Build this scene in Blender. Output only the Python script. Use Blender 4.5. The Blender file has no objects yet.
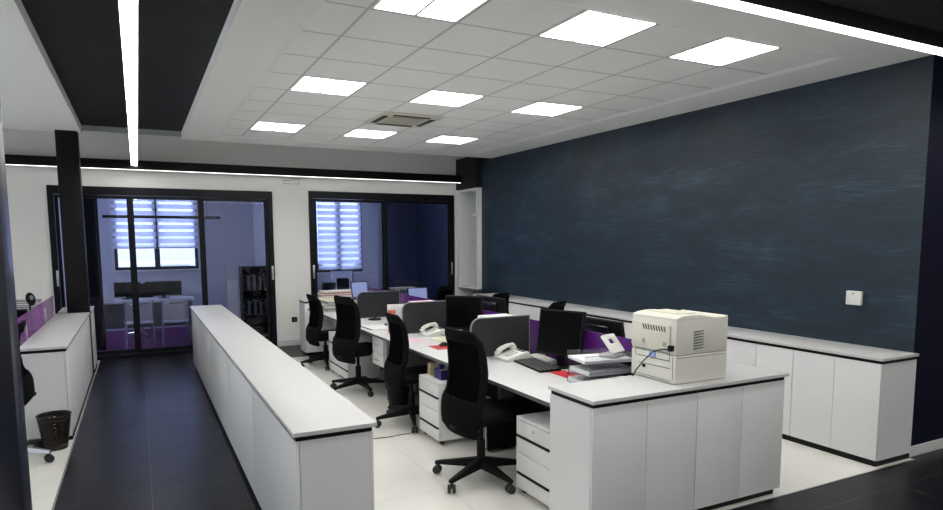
import bpy, bmesh, math, random
from mathutils import Vector, Matrix
random.seed(4)
C = bpy.context.scene.collection
PI = math.pi
sc = bpy.context.scene
sc.view_settings.view_transform = 'Standard'
sc.view_settings.look = 'None'
sc.view_settings.gamma = 1
sc.view_settings.use_curve_mapping = False
sc.view_settings.exposure = 0.11

# ------------------------------------------------------------------ materials
def nodes(name):
    m = bpy.data.materials.new(name); m.use_nodes = True
    nt = m.node_tree
    return m, nt, nt.nodes['Principled BSDF'], nt.nodes['Material Output']
def L(nt, a, b): nt.links.new(a, b)
def mat(name, col, rough=0.5, metal=0.0, spec=0.5, vary=0.0, scale=20, bump=0.0, bscale=200, coat=0.0):
    m, nt, p, out = nodes(name)
    p.inputs['Base Color'].default_value = (*col, 1)
    p.inputs['Roughness'].default_value = rough
    p.inputs['Metallic'].default_value = metal
    p.inputs['Specular IOR Level'].default_value = spec
    p.inputs['Coat Weight'].default_value = coat
    tc = nt.nodes.new('ShaderNodeTexCoord')
    if vary:
        n = nt.nodes.new('ShaderNodeTexNoise'); n.inputs['Scale'].default_value = scale; n.inputs['Detail'].default_value = 4
        L(nt, tc.outputs['Object'], n.inputs['Vector'])
        mx = nt.nodes.new('ShaderNodeMix'); mx.data_type = 'RGBA'
        mx.inputs[6].default_value = (*[c*(1-vary) for c in col], 1); mx.inputs[7].default_value = (*[min(1, c*(1+vary)) for c in col], 1)
        L(nt, n.outputs['Fac'], mx.inputs[0]); L(nt, mx.outputs[2], p.inputs['Base Color'])
    if bump:
        n = nt.nodes.new('ShaderNodeTexNoise'); n.inputs['Scale'].default_value = bscale
        L(nt, tc.outputs['Object'], n.inputs['Vector'])
        b = nt.nodes.new('ShaderNodeBump'); b.inputs['Strength'].default_value = bump; b.inputs['Distance'].default_value = 0.002
        L(nt, n.outputs['Fac'], b.inputs['Height']); L(nt, b.outputs['Normal'], p.inputs['Normal'])
    return m
def emit(name, col, s):
    m, nt, p, out = nodes(name)
    p.inputs['Base Color'].default_value = (.8, .8, .8, 1)
    p.inputs['Emission Color'].default_value = (*col, 1); p.inputs['Emission Strength'].default_value = s
    return m
def glass(name, tint=(.93, .95, 1), refl=1.0):
    m, nt, p, out = nodes(name); nt.nodes.remove(p)
    t = nt.nodes.new('ShaderNodeBsdfTransparent'); t.inputs[0].default_value = (*tint, 1)
    g = nt.nodes.new('ShaderNodeBsdfGlossy'); g.inputs['Roughness'].default_value = 0.02; g.inputs['Color'].default_value = (refl, refl, refl, 1)
    f = nt.nodes.new('ShaderNodeFresnel'); f.inputs[0].default_value = 1.5
    mx = nt.nodes.new('ShaderNodeMixShader')
    L(nt, f.outputs[0], mx.inputs[0]); L(nt, t.outputs[0], mx.inputs[1]); L(nt, g.outputs[0], mx.inputs[2]); L(nt, mx.outputs[0], out.inputs['Surface'])
    return m
def sheer(name, col, alpha, trans=0.5):
    """part see-through cloth: transparent holes, the threads diffuse and translucent"""
    m, nt, p, out = nodes(name); nt.nodes.remove(p)
    t = nt.nodes.new('ShaderNodeBsdfTransparent')
    d = nt.nodes.new('ShaderNodeBsdfDiffuse'); d.inputs[0].default_value = (*col, 1)
    r = nt.nodes.new('ShaderNodeBsdfTranslucent'); r.inputs[0].default_value = (*col, 1)
    a = nt.nodes.new('ShaderNodeMixShader'); a.inputs[0].default_value = trans
    L(nt, d.outputs[0], a.inputs[1]); L(nt, r.outputs[0], a.inputs[2])
    b = nt.nodes.new('ShaderNodeMixShader'); b.inputs[0].default_value = alpha
    L(nt, t.outputs[0], b.inputs[1]); L(nt, a.outputs[0], b.inputs[2]); L(nt, b.outputs[0], out.inputs['Surface'])
    return m
def tiles(name, col, grout, size, off, gw, rough, vary=0.1, spec=0.5, bump=0.05, axes=('X', 'Y')):
    """square tiles laid on a grid that starts at off, with grout lines gw wide"""
    m, nt, p, out = nodes(name)
    p.inputs['Roughness'].default_value = rough; p.inputs['Specular IOR Level'].default_value = spec
    tc = nt.nodes.new('ShaderNodeTexCoord'); sp = nt.nodes.new('ShaderNodeSeparateXYZ'); L(nt, tc.outputs['Object'], sp.inputs[0])
    fs = []
    for i, ax in enumerate(axes):
        a = nt.nodes.new('ShaderNodeMath'); a.operation = 'SUBTRACT'; L(nt, sp.outputs[ax], a.inputs[0]); a.inputs[1].default_value = off[i]
        b = nt.nodes.new('ShaderNodeMath'); b.operation = 'PINGPONG'; L(nt, a.outputs[0], b.inputs[0]); b.inputs[1].default_value = size/2
        c = nt.nodes.new('ShaderNodeMath'); c.operation = 'LESS_THAN'; L(nt, b.outputs[0], c.inputs[0]); c.inputs[1].default_value = gw/2
        fs.append(c)
    mx = nt.nodes.new('ShaderNodeMath'); mx.operation = 'MAXIMUM'; L(nt, fs[0].outputs[0], mx.inputs[0]); L(nt, fs[1].outputs[0], mx.inputs[1])
    n = nt.nodes.new('ShaderNodeTexNoise'); n.inputs['Scale'].default_value = 3; n.inputs['Detail'].default_value = 8; L(nt, tc.outputs['Object'], n.inputs['Vector'])
    c1 = nt.nodes.new('ShaderNodeMix'); c1.data_type = 'RGBA'
    c1.inputs[6].default_value = (*[c*(1-vary) for c in col], 1); c1.inputs[7].default_value = (*[c*(1+vary) for c in col], 1); L(nt, n.outputs['Fac'], c1.inputs[0])
    c2 = nt.nodes.new('ShaderNodeMix'); c2.data_type = 'RGBA'; c2.inputs[7].default_value = (*grout, 1)
    L(nt, mx.outputs[0], c2.inputs[0]); L(nt, c1.outputs[2], c2.inputs[6]); L(nt, c2.outputs[2], p.inputs['Base Color'])
    r = nt.nodes.new('ShaderNodeMapRange'); r.inputs['To Min'].default_value = rough*.8; r.inputs['To Max'].default_value = rough*1.2
    L(nt, n.outputs['Fac'], r.inputs['Value']); L(nt, r.outputs[0], p.inputs['Roughness'])
    if bump:
        n2 = nt.nodes.new('ShaderNodeTexNoise'); n2.inputs['Scale'].default_value = 12; n2.inputs['Detail'].default_value = 6; L(nt, tc.outputs['Object'], n2.inputs['Vector'])
        b = nt.nodes.new('ShaderNodeBump'); b.inputs['Strength'].default_value = bump; b.inputs['Distance'].default_value = 0.01
        L(nt, n2.outputs['Fac'], b.inputs['Height']); L(nt, b.outputs['Normal'], p.inputs['Normal'])
    return m
def wallpaper(name):
    """dark blue wallpaper with fine brushed streaks running along the wall"""
    m, nt, p, out = nodes(name)
    tc = nt.nodes.new('ShaderNodeTexCoord')
    def streak(sx, sy, sz, det, dist):
        mp = nt.nodes.new('ShaderNodeMapping'); mp.inputs['Scale'].default_value = (sx, sy, sz); L(nt, tc.outputs['Object'], mp.inputs[0])
        n = nt.nodes.new('ShaderNodeTexNoise'); n.inputs['Scale'].default_value = 1; n.inputs['Detail'].default_value = det; n.inputs['Distortion'].default_value = dist
        L(nt, mp.outputs[0], n.inputs['Vector']); return n
    a = streak(1, 5.0, 150, 7, .4); b = streak(1, 1.6, 4.5, 5, .3); c = streak(1, 7, 150, 5, .3)
    s = nt.nodes.new('ShaderNodeMath'); s.operation = 'MULTIPLY'; L(nt, a.outputs[0], s.inputs[0]); L(nt, b.outputs[0], s.inputs[1])
    s2 = nt.nodes.new('ShaderNodeMath'); s2.operation = 'MULTIPLY_ADD'; L(nt, c.outputs[0], s2.inputs[0]); s2.inputs[1].default_value = .24; L(nt, s.outputs[0], s2.inputs[2])
    r = nt.nodes.new('ShaderNodeValToRGB'); e = r.color_ramp.elements
    e[0].position = .27; e[0].color = (.007, .017, .031, 1); e[1].position = .60; e[1].color = (.048, .083, .107, 1)
    k = e.new(.42); k.color = (.012, .029, .048, 1)
    L(nt, s2.outputs[0], r.inputs[0]); L(nt, r.outputs[0], p.inputs['Base Color'])
    p.inputs['Roughness'].default_value = .5; p.inputs['Specular IOR Level'].default_value = .45
    bp = nt.nodes.new('ShaderNodeBump'); bp.inputs['Strength'].default_value = .35; bp.inputs['Distance'].default_value = .004
    L(nt, a.outputs[0], bp.inputs['Height']); L(nt, bp.outputs[0], p.inputs['Normal'])
    return m
M = dict(
    white=mat('white laminate', (.78, .78, .79), .38, vary=.02, scale=3),
    wtop=mat('white worktop laminate', (.62, .62, .62), .4, vary=.015, scale=4),
    seam=mat('dark seam', (.05, .05, .05), .7),
    black=mat('black painted metal', (.005, .005, .006), .5, spec=.2),
    frame=mat('black aluminium frame', (.005, .006, .009), .35, spec=.22),
    pillar=mat('dark blue grey clad metal', (.016, .019, .032), .3, spec=.5, vary=.1, scale=3),
    blackp=mat('black plastic', (.005, .005, .0055), .55, spec=.18, bump=.1),
    rubber=mat('castor plastic', (.02, .02, .021), .5),
    blackf=mat('black woven fabric', (.006, .006, .007), .95, spec=.08, bump=.6, bscale=900),
    mesh=sheer('black chair mesh', (.005, .005, .006), .975, .2),
    screen=mat('switched off screen', (.003, .003, .004), .22, spec=.03),
    gloss=mat('glossy black plastic', (.008, .008, .009), .22, spec=.35),
    dgrey=mat('charcoal desk screen', (.027, .028, .031), .6, spec=.25, vary=.08, scale=6),
    edge=mat('dark grey edge band', (.10, .102, .108), .5),
    lgrey=mat('light grey screen rim', (.22, .22, .23), .4),
    mgrey=mat('grey steel leg panel', (.16, .16, .165), .5),
    silver=mat('brushed aluminium', (.6, .6, .62), .3, metal=1),
    chrome=mat('chrome', (.75, .75, .77), .12, metal=1),
    purple=mat('purple acrylic panel', (.085, .012, .16), .25, vary=.05, scale=4),
    beige=mat('cream printer plastic', (.72, .71, .64), .45, bump=.05),
    beiged=mat('aged cream plastic', (.68, .66, .56), .45),
    phone=mat('off white phone plastic', (.72, .72, .68), .35),
    phoneg=mat('pale grey buttons', (.45, .46, .45), .4),
    vent=mat('vent shadow', (.05, .048, .04), .7),
    paper=mat('paper', (.80, .80, .80), .7, vary=.03, scale=30),
    paperp=mat('pink tinted paper', (.75, .55, .60), .7),
    papery=mat('cream paper', (.70, .67, .50), .7),
    red=mat('red plastic', (.55, .02, .035), .5),
    orange=mat('orange card', (.45, .10, .05), .6),
    blue=mat('dark blue plastic', (.012, .015, .14), .35),
    kraft=mat('kraft card', (.50, .42, .25), .8),
    clear=glass('clear tray plastic', (.86, .87, .89)),
    traywhite=mat('smoke white tray plastic', (.55, .55, .57), .2),
    wire=mat('black cable', (.01, .01, .01), .5),
    brown=mat('dark brown plastic', (.014, .009, .007), .4, spec=.3),
    wallw=mat('white wall paint', (.89, .88, .85), .85, vary=.02, scale=2, bump=.05, bscale=150),
    walln=mat('navy wall paint', (.004, .005, .022), .7, spec=.15, vary=.1, scale=2),
    wallr=mat('room wall paint', (.58, .59, .64), .85, vary=.02, scale=2),
    wallg=mat('grey bulkhead paint', (.42, .44, .44), .85),
    navyr=mat('blue room wall paint', (.028, .042, .095), .5, vary=.15, scale=1.5),
    ceil=mat('ceiling paint', (.95, .96, .94), .9, bump=.05, bscale=120),
    ceilb=mat('black ceiling paint', (.007, .008, .011), .8),
    skirt=mat('white skirting', (.74, .74, .74), .75, spec=.2),
    purplec=mat('purple carpet', (.12, .006, .11), .95, vary=.3, scale=60, bump=.5, bscale=400),
    tilew=tiles('white floor tile', (.78, .77, .72), (.55, .54, .50), .6, (5.49, 2.87), .004, .30, .05),
    tiled=tiles('dark slate floor tile', (.009, .009, .012), (.075, .072, .064), .6, (0.0, 5.6), .006, .33, .25, spec=.18, bump=0),
    ceilt=tiles('ceiling tile', (.94, .95, .93), (.60, .61, .60), .6, (1.33, 3.35), .020, .9, .02, spec=.2, bump=0),
    paperblue=wallpaper('dark blue streaked wallpaper'),
    glass=glass('partition glass', (.86, .88, .96), .6),
    wglass=glass('window glass', (.95, .97, 1)),
    lamp=emit('lit panel diffuser', (1, .985, .95), 16.5),
    line=emit('lit line diffuser', (1, .985, .96), 16.5),
    band=sheer('opaque blind band', (.90, .91, 1.0), .96, .8),
    sheerb=sheer('sheer blind band', (.95, .96, 1), .35, .8),
    lilac=sheer('lilac tinted acrylic', (.30, .12, .36), .55, .3),
    pglass=glass('purple tinted clear acrylic', (.62, .42, .68), .8),
    linedim=emit('dim line diffuser', (1, .985, .96), 3.2),
    led=emit('green power light', (.2, 1, .3), 1.0),
    build=mat('white render facade', (.75, .75, .75), .9),
    glassg=mat('frosted glass shelf back', (.40, .47, .45), .25),
    laplid=mat('blue backlit laptop display', (.30, .36, .62), .25),
)
bs = M['laplid'].node_tree.nodes['Principled BSDF']; bs.inputs['Emission Color'].default_value = (.30, .38, .85, 1); bs.inputs['Emission Strength'].default_value = .12

# ------------------------------------------------------------------ mesh builder
class MB:
    def __init__(s): s.bm = bmesh.new(); s.mi = 0
    def _add(s, tmp):
        me = bpy.data.meshes.new('t'); tmp.to_mesh(me); tmp.free()
        n = len(s.bm.faces); s.bm.from_mesh(me); bpy.data.meshes.remove(me)
        s.bm.faces.ensure_lookup_table()
        for f in s.bm.faces[n:]: f.material_index = s.mi
        return s
    def box(s, x0, x1, y0, y1, z0, z1, b=0.0, seg=2, mtx=None):
        t = bmesh.new(); bmesh.ops.create_cube(t, size=1)
        bmesh.ops.transform(t, matrix=Matrix.Translation(((x0+x1)/2, (y0+y1)/2, (z0+z1)/2)) @ Matrix.Diagonal((abs(x1-x0), abs(y1-y0), abs(z1-z0), 1)), verts=t.verts)
        if b: bmesh.ops.bevel(t, geom=t.edges[:], offset=b, segments=seg, profile=.5, affect='EDGES')
        if mtx is not None: bmesh.ops.transform(t, matrix=mtx, verts=t.verts)
        return s._add(t)
    def cyl(s, a, b, r, r2=None, n=16, caps=True):
        a = Vector(a); b = Vector(b); d = b-a
        t = bmesh.new(); bmesh.ops.create_cone(t, cap_ends=caps, segments=n, radius1=r, radius2=r if r2 is None else r2, depth=d.length)
        q = d.to_track_quat('Z', 'Y').to_matrix().to_4x4()
        bmesh.ops.transform(t, matrix=Matrix.Translation((a+b)/2) @ q, verts=t.verts)
        return s._add(t)
    def tube(s, pts, r, n=8):
        pts = [Vector(p) for p in pts]; t = bmesh.new(); rings = []
        for i, p in enumerate(pts):
            d = (pts[min(i+1, len(pts)-1)]-pts[max(i-1, 0)]).normalized()
            u = d.cross(Vector((0, 0, 1))); u = u.normalized() if u.length > 1e-4 else Vector((1, 0, 0)); v = u.cross(d)
            rings.append([t.verts.new(p+(u*math.cos(2*PI*k/n)+v*math.sin(2*PI*k/n))*(r[i] if isinstance(r, (list, tuple)) else r)) for k in range(n)])
        for a, b in zip(rings, rings[1:]):
            for k in range(n): t.faces.new((a[k], a[(k+1) % n], b[(k+1) % n], b[k]))
        t.faces.new(rings[0][::-1]); t.faces.new(rings[-1])
        bmesh.ops.recalc_face_normals(t, faces=t.faces)
        return s._add(t)
    def lathe(s, prof, n=24, c=(0, 0, 0), close=False):
        t = bmesh.new(); rings = []
        for r, z in prof: rings.append([t.verts.new((c[0]+r*math.cos(2*PI*k/n), c[1]+r*math.sin(2*PI*k/n), c[2]+z)) for k in range(n)])
        for a, b in zip(rings, rings[1:]):
            for k in range(n): t.faces.new((a[k], a[(k+1) % n], b[(k+1) % n], b[k]))
        if close: t.faces.new(rings[0][::-1]); t.faces.new(rings[-1])
        bmesh.ops.recalc_face_normals(t, faces=t.faces)
        return s._add(t)
    def prism(s, poly, axis, a, b, bev=0.0):
        """poly of 2-D points extruded along axis from a to b"""
        t = bmesh.new()
        def P(u, v, w): return {'X': (w, u, v), 'Y': (u, w, v), 'Z': (u, v, w)}[axis]
        A = [t.verts.new(P(u, v, a)) for u, v in poly]; B = [t.verts.new(P(u, v, b)) for u, v in poly]
        t.faces.new(A); t.faces.new(B[::-1])
        for i in range(len(poly)): j = (i+1) % len(poly); t.faces.new((A[i], B[i], B[j], A[j]))
        bmesh.ops.recalc_face_normals(t, faces=t.faces)
        if bev: bmesh.ops.bevel(t, geom=t.edges[:], offset=bev, segments=2, profile=.5, affect='EDGES')
        return s._add(t)
    def quad(s, *p):
        t = bmesh.new(); t.faces.new([t.verts.new(q) for q in p]); return s._add(t)
    def sheet(s, f, nu, nv, th):
        """curved sheet f(u,v) -> point, u,v in 0..1, of thickness th along the surface normal"""
        t = bmesh.new(); e = 1e-3
        def nrm(u, v):
            a = Vector(f(min(1, u+e), v))-Vector(f(max(0, u-e), v)); b = Vector(f(u, min(1, v+e)))-Vector(f(u, max(0, v-e)))
            return a.cross(b).normalized()
        G = [[], []]
        for k in (0, 1):
            for i in range(nu+1):
                G[k].append([t.verts.new(Vector(f(i/nu, j/nv))+nrm(i/nu, j/nv)*th*(k-.5)) for j in range(nv+1)])
        for k in (0, 1):
            for i in range(nu):
                for j in range(nv):
                    q = (G[k][i][j], G[k][i+1][j], G[k][i+1][j+1], G[k][i][j+1]); t.faces.new(q if k else q[::-1])
        for i in range(nu):
            for j in (0, nv): t.faces.new((G[0][i][j], G[0][i+1][j], G[1][i+1][j], G[1][i][j]))
        for j in range(nv):
            for i in (0, nu): t.faces.new((G[0][i][j], G[0][i][j+1], G[1][i][j+1], G[1][i][j]))
        bmesh.ops.recalc_face_normals(t, faces=t.faces)
        return s._add(t)
    def xf(s, mtx): bmesh.ops.transform(s.bm, matrix=mtx, verts=s.bm.verts); return s
    def build(s, name, m, parent=None, smooth=True, org=None, **kw):
        o_ = Vector(org) if org else (ORG.get(parent.name, Vector()) if parent else Vector())
        me = bpy.data.meshes.new(name)
        if o_.length: bmesh.ops.translate(s.bm, verts=s.bm.verts, vec=-o_)
        s.bm.to_mesh(me); s.bm.free()
        for q in (m if isinstance(m, (list, tuple)) else [m]): me.materials.append(M[q] if isinstance(q, str) else q)
        if smooth: me.shade_smooth(); me.set_sharp_from_angle(angle=.6)
        o = bpy.data.objects.new(name, me); C.objects.link(o)
        if parent: o.parent = parent; ORG[o.name] = ORG.get(parent.name, Vector())
        elif org: o.location = org
        for k, v in kw.items(): o[k] = v
        return o
ORG = {}
def thing(name, label, cat, loc=(0, 0, 0), rotz=0, group=None, abs_=False):
    """an Empty at the thing's base; abs_: its parts are given in world coordinates"""
    o = bpy.data.objects.new(name, None); C.objects.link(o); o.empty_display_size = .1
    o.location = loc; o.rotation_euler = (0, 0, rotz); o['label'] = label; o['category'] = cat
    if group: o['group'] = group
    if abs_: ORG[o.name] = Vector(loc)
    return o
def tag(o, label, cat, group=None):
    o['label'] = label; o['category'] = cat
    if group: o['group'] = group
    return o
def struct(name, mb, m, **kw):
    o = mb.build(name, m, smooth=False, **kw); o['kind'] = 'structure'; return o
def dup(root, loc, rotz=0, label=None, group=None):
    def cp(o, par):
        c = o.copy(); C.objects.link(c); c.parent = par
        for ch in o.children: cp(ch, c)
        return c
    r = cp(root, None); r.location = loc; r.rotation_euler = (0, 0, rotz)
    if label: r['label'] = label
    if group: r['group'] = group
    return r
def B(*a, **k): return MB().box(*a, **k)
WORLD = 4.0
FW = 0; LW = 125; FC = 22; RW = 85
sc.cycles.max_bounces = 14; sc.cycles.diffuse_bounces = 8; sc.cycles.transparent_max_bounces = 16
# ------------------------------------------------------------------ camera
cam = bpy.data.cameras.new('camera'); co = bpy.data.objects.new('camera', cam); C.objects.link(co); sc.camera = co
CR = ((0.8894004936731701, -0.4571104714147557, -0.004096190535250205),
      (-0.051766454264503325, -0.09181092520202307, -0.9944299815605067),
      (0.45418828261724487, 0.8846585617833178, -0.10531967051158732))
R3 = Matrix((CR[0], [-v for v in CR[1]], [-v for v in CR[2]])).transposed()
co.matrix_world = Matrix.Translation((0, 0, 1.775)) @ R3.to_4x4()
cam.sensor_width = 36; cam.lens = 646.8184756/943*36; cam.shift_y = (308.494361-255)/943; cam.clip_start = .05; cam.clip_end = 200

# ------------------------------------------------------------------ setting
FY = 11.10          # far wall face
WX = 5.49           # blue wall face
CZ = 3.17           # plaster ceiling
f = MB()
f.mi = 0; f.box(-.59, 0.62, 2.87, 9.93, -.1, 0); f.box(-6, 9, -3, 2.87, -.1, 0); f.box(-.59, 6, 9.93, 11.2, -.1, 0); f.box(.62, 1.03, 2.87, 9.93, -.1, 0); f.box(WX, 9, 2.87, 2.99, -.1, 0)
f.mi = 1; f.box(1.03, WX, 2.87, 9.93, -.1, 0); f.box(-6, -.59, 2.87, 11.2, -.1, 0)
f.mi = 2; f.box(-6, 7, 11.2, 15, -.1, 0)
struct('floor', f, ['tiled', 'tilew', 'purplec'])
struct('trim_1', B(-.600, -.592, 3.0, 9.9, 0, .003), 'mgrey')
struct('trim_2', B(1.03, WX, 2.862, 2.874, 0, .003), 'silver')
# walls
struct('wall_right', B(WX, WX+.2, 2.935, 10.28, 0, CZ), 'paperblue')
w = MB(); w.box(WX+.2, 9, 2.935, 3.135, 0, 3.27); w.quad((WX, 2.9345, 0), (WX+.2, 2.9345, 0), (WX+.2, 2.9345, CZ), (WX, 2.9345, CZ))
struct('wall_right_return', w, 'walln')
struct('baseboard_right', B(WX+.005, 9, 2.917, 2.9335, 0, .085, b=.003), 'skirt')
w = MB(); D1 = (-1.114, 2.01, 2.58); D2 = (2.607, 5.33, 2.61)
w.box(-6, D1[0], FY, FY+.12, 0, 3.6); w.box(D1[0], D1[1], FY, FY+.12, D1[2], 3.6); w.box(D1[1], D2[0], FY, FY+.12, 0, 3.6)
w.box(D2[0], D2[1], FY, FY+.12, D2[2], 3.6); w.box(D2[1], 6.3, FY, FY+.12, 0, 3.6)
struct('wall_far', w, 'wallw')
struct('baseboard_far', B(D1[1]+.01, D2[0]-.01, FY-.015, FY, 0, .10, b=.003), 'skirt')
struct('baseboard_far_left', B(-6, D1[0]-.01, FY-.015, FY, 0, .10, b=.003), 'skirt')
w = MB(); w.box(-6.2, -6, -3, .5, 0, 3.6); w.box(-6.2, -6, 8, 15, 0, 3.6); w.box(-6.2, -6, .5, 8, 0, .4); w.box(-6.2, -6, .5, 8, 2.1, 3.6); w.box(-6.4, -6.3, .3, 8.2, 0, 3.6)  # outer slab behind the added window keeps the sky light out
struct('wall_left', w, 'wallw')
struct('wall_back', B(-6.2, 9.2, -3.2, -3, 0, 3.6), 'wallw')
struct('wall_right_front', B(9, 9.2, -3.2, 3.2, 0, 3.6), 'wallw')
def added_window(n, x, a, b_, z0, z1, col, watt):  # added window out of view: frame plus area light to brighten the scene
    fr = MB(); k = .05; m_ = 4; s_ = 1 if x > 0 else -1; p = sorted((x+s_*.02, x+s_*.08))
    for i in range(m_+1):
        q = a+(b_-a-k)*i/m_; fr.box(*p, q, q+k, z0, z1)
    for z in (z0, z1-k): fr.box(*p, a, b_, z, z+k)
    struct('window_%d' % n, fr, 'frame')
    l = bpy.data.lights.new('window_area_light', 'AREA'); l.shape = 'RECTANGLE'; l.size = b_-a; l.size_y = z1-z0; l.energy = watt; l.color = col
    lo = bpy.data.objects.new('window_area_light', l); C.objects.link(lo); lo.location = (x+s_*.1, (a+b_)/2, (z0+z1)/2); lo.rotation_euler = (PI/2, 0, s_*PI/2)
added_window(3, -6.0, .5, 8, .4, 2.1, (.85, .92, 1), LW)  # left wall window added as fill for the ceiling and cabinet sides
# ceilings
def susp(name, x0, x1, y0, y1, field, mats):
    c = MB(); z = CZ; zt = 3.268
    if field:
        a, b_, p, q = field; r = .06; zf = z+.014
        for (A, Bq) in (((x0, y0, x1, y0), (a, p, b_, p)), ((x1, y0, x1, y1), (b_, p, b_, q)), ((x1, y1, x0, y1), (b_, q, a, q)), ((x0, y1, x0, y0), (a, q, a, p))):
            c.quad((A[0], A[1], z), (A[2], A[3], z), (Bq[2], Bq[3], z), (Bq[0], Bq[1], z))
        i = (a+r, b_-r, p+r, q-r)
        c.quad((a, p, z), (b_, p, z), (i[1], i[2], zf), (i[0], i[2], zf)); c.quad((b_, p, z), (b_, q, z), (i[1], i[3], zf), (i[1], i[2], zf))
        c.quad((b_, q, z), (a, q, z), (i[0], i[3], zf), (i[1], i[3], zf)); c.quad((a, q, z), (a, p, z), (i[0], i[2], zf), (i[0], i[3], zf))
        c.mi = 1; c.quad((i[0], i[2], zf), (i[1], i[2], zf), (i[1], i[3], zf), (i[0], i[3], zf)); c.mi = 0
    else:
        c.quad((x0, y0, z), (x1, y0, z), (x1, y1, z), (x0, y1, z))
    for a in (((x0, y0), (x1, y0)), ((x1, y0), (x1, y1)), ((x1, y1), (x0, y1)), ((x0, y1), (x0, y0))):
        c.quad((*a[0], z), (*a[1], z), (*a[1], zt), (*a[0], zt))
    return struct(name, c, mats)
susp('ceiling', .615, WX-.001, 2.80, 9.93, (1.0, 4.96, 3.31, 9.42), ['ceil', 'ceilt'])
susp('ceiling', -6, -.565, -3, 9.95, None, ['ceil', 'ceilt'])
struct('ceiling', B(-6, 9, -3, 9.9, 3.27, 3.32), 'ceilb')
c = MB(); c.box(-6, 6.3, 9.9, 11.2, 3.6, 3.65); c.box(-6, 6.3, 9.88, 9.90, 3.20, 3.6)
struct('ceiling', c, 'wallg')
# glass partitions, seen as sliding doors
def partition(n, x0, x1, zt, mulls, handles):
    fr = MB(); y0, y1 = FY-.03, FY+.10
    fr.box(x0, x0+.075, y0, y1, 0, zt, b=.003); fr.box(x1-.075, x1, y0, y1, 0, zt, b=.003)
    fr.box(x0+.075, x1-.075, y0, y1, zt-.12, zt, b=.003); fr.box(x0+.075, x1-.075, y0, y1, 0, .06, b=.003)
    o = fr.build('door_%d' % n, 'frame', smooth=False, org=(x0, FY, 0)); o['kind'] = 'structure'; ORG[o.name] = Vector((x0, FY, 0))
    xs = [x0+.08]+mulls+[x1-.08]
    for i, (a, b_) in enumerate(zip(xs, xs[1:])):
        yy = FY+.0 if i % 2 else FY+.045
        s = MB(); k = .045
        s.box(a-(.02 if i else 0), a+k, yy, yy+.04, .065, zt-.125, b=.002); s.box(b_-k, b_+(.02 if i < len(xs)-2 else 0), yy, yy+.04, .065, zt-.125, b=.002)
        s.box(a+k, b_-k, yy, yy+.04, zt-.17, zt-.125); s.box(a+k, b_-k, yy, yy+.04, .065, .12)
        so = s.build('door_leaf', 'frame', o, smooth=False)
        B(a+k-.002, b_-k+.002, yy+.016, yy+.022, .118, zt-.168).build('glass_pane', 'glass', so, smooth=False)
    for hx in handles:
        B(hx-.016, hx+.016, FY-.042, FY-.03, 1.13, 1.36, b=.004).build('handle', 'silver', o)
    return o
partition(1, *D1, [-.07, .92], [-1.05, 1.975])
partition(2, *D2, [3.97], [2.66, 5.27])

# rooms behind the glass
RB = 14.70
W1 = (-.42, 1.12, 1.20, 2.72); W2 = (3.58, 4.68, 1.05, 2.78)
w = MB()
w.box(-3.6, W1[0], RB, RB+.2, 0, 3.0); w.box(W1[0], W1[1], RB, RB+.2, 0, W1[2]); w.box(W1[0], W1[1], RB, RB+.2, W1[3], 3.0); w.box(W1[1], W2[0], RB, RB+.2, 0, 3.0)
w.box(W2[0], W2[1], RB, RB+.2, 0, W2[2]); w.box(W2[0], W2[1], RB, RB+.2, W2[3], 3.0); w.box(W2[1], 6.2, RB, RB+.2, 0, 3.0)
struct('wall_rear_rooms', w, 'wallr')
struct('wall_between_rooms', B(2.25, 2.37, FY+.125, RB, 0, 3.0), 'wallr')
w = MB(); w.box(-3.6, -3.45, FY+.125, 11.6, 0, 3.0); w.box(-3.6, -3.45, 14.2, RB, 0, 3.0); w.box(-3.6, -3.45, 11.6, 14.2, 0, .9); w.box(-3.6, -3.45, 11.6, 14.2, 2.6, 3.0); w.box(-3.8, -3.7, 11.4, 14.4, 0, 3.0)  # last slab is added behind the opening against sky light
struct('wall_left_room', w, 'wallr')
added_window(4, -3.45, 11.6, 14.2, .9, 2.6, (.62, .72, 1), RW)  # side window added to light the meeting room walls
w = MB(); w.box(6.05, 6.2, FY+.125, 11.4, 0, 3.0); w.box(6.05, 6.2, 12.7, RB, 0, 3.0); w.box(6.05, 6.2, 11.4, 12.7, 0, .9); w.box(6.05, 6.2, 11.4, 12.7, 2.6, 3.0); w.box(6.3, 6.4, 11.2, 12.9, 0, 3.0)  # closing slab outside the added window blocks the world light
struct('wall_right_room', w, 'navyr')
added_window(5, 6.05, 11.4, 12.7, .9, 2.6, (.60, .70, 1), RW*.85)  # unseen window added to brighten the office behind the right doors
struct('ceiling', B(-3.6, 6.2, FY+.125, RB+.2, 3.0, 3.1), 'wallr')
struct('trim_3', B(5.12, 5.22, RB-.14, RB-.002, 0, 3.0), 'wallr')
struct('wall_rear_blue', B(5.225, 6.05, RB-.05, RB-.002, 0, 2.99), 'navyr')
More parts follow.
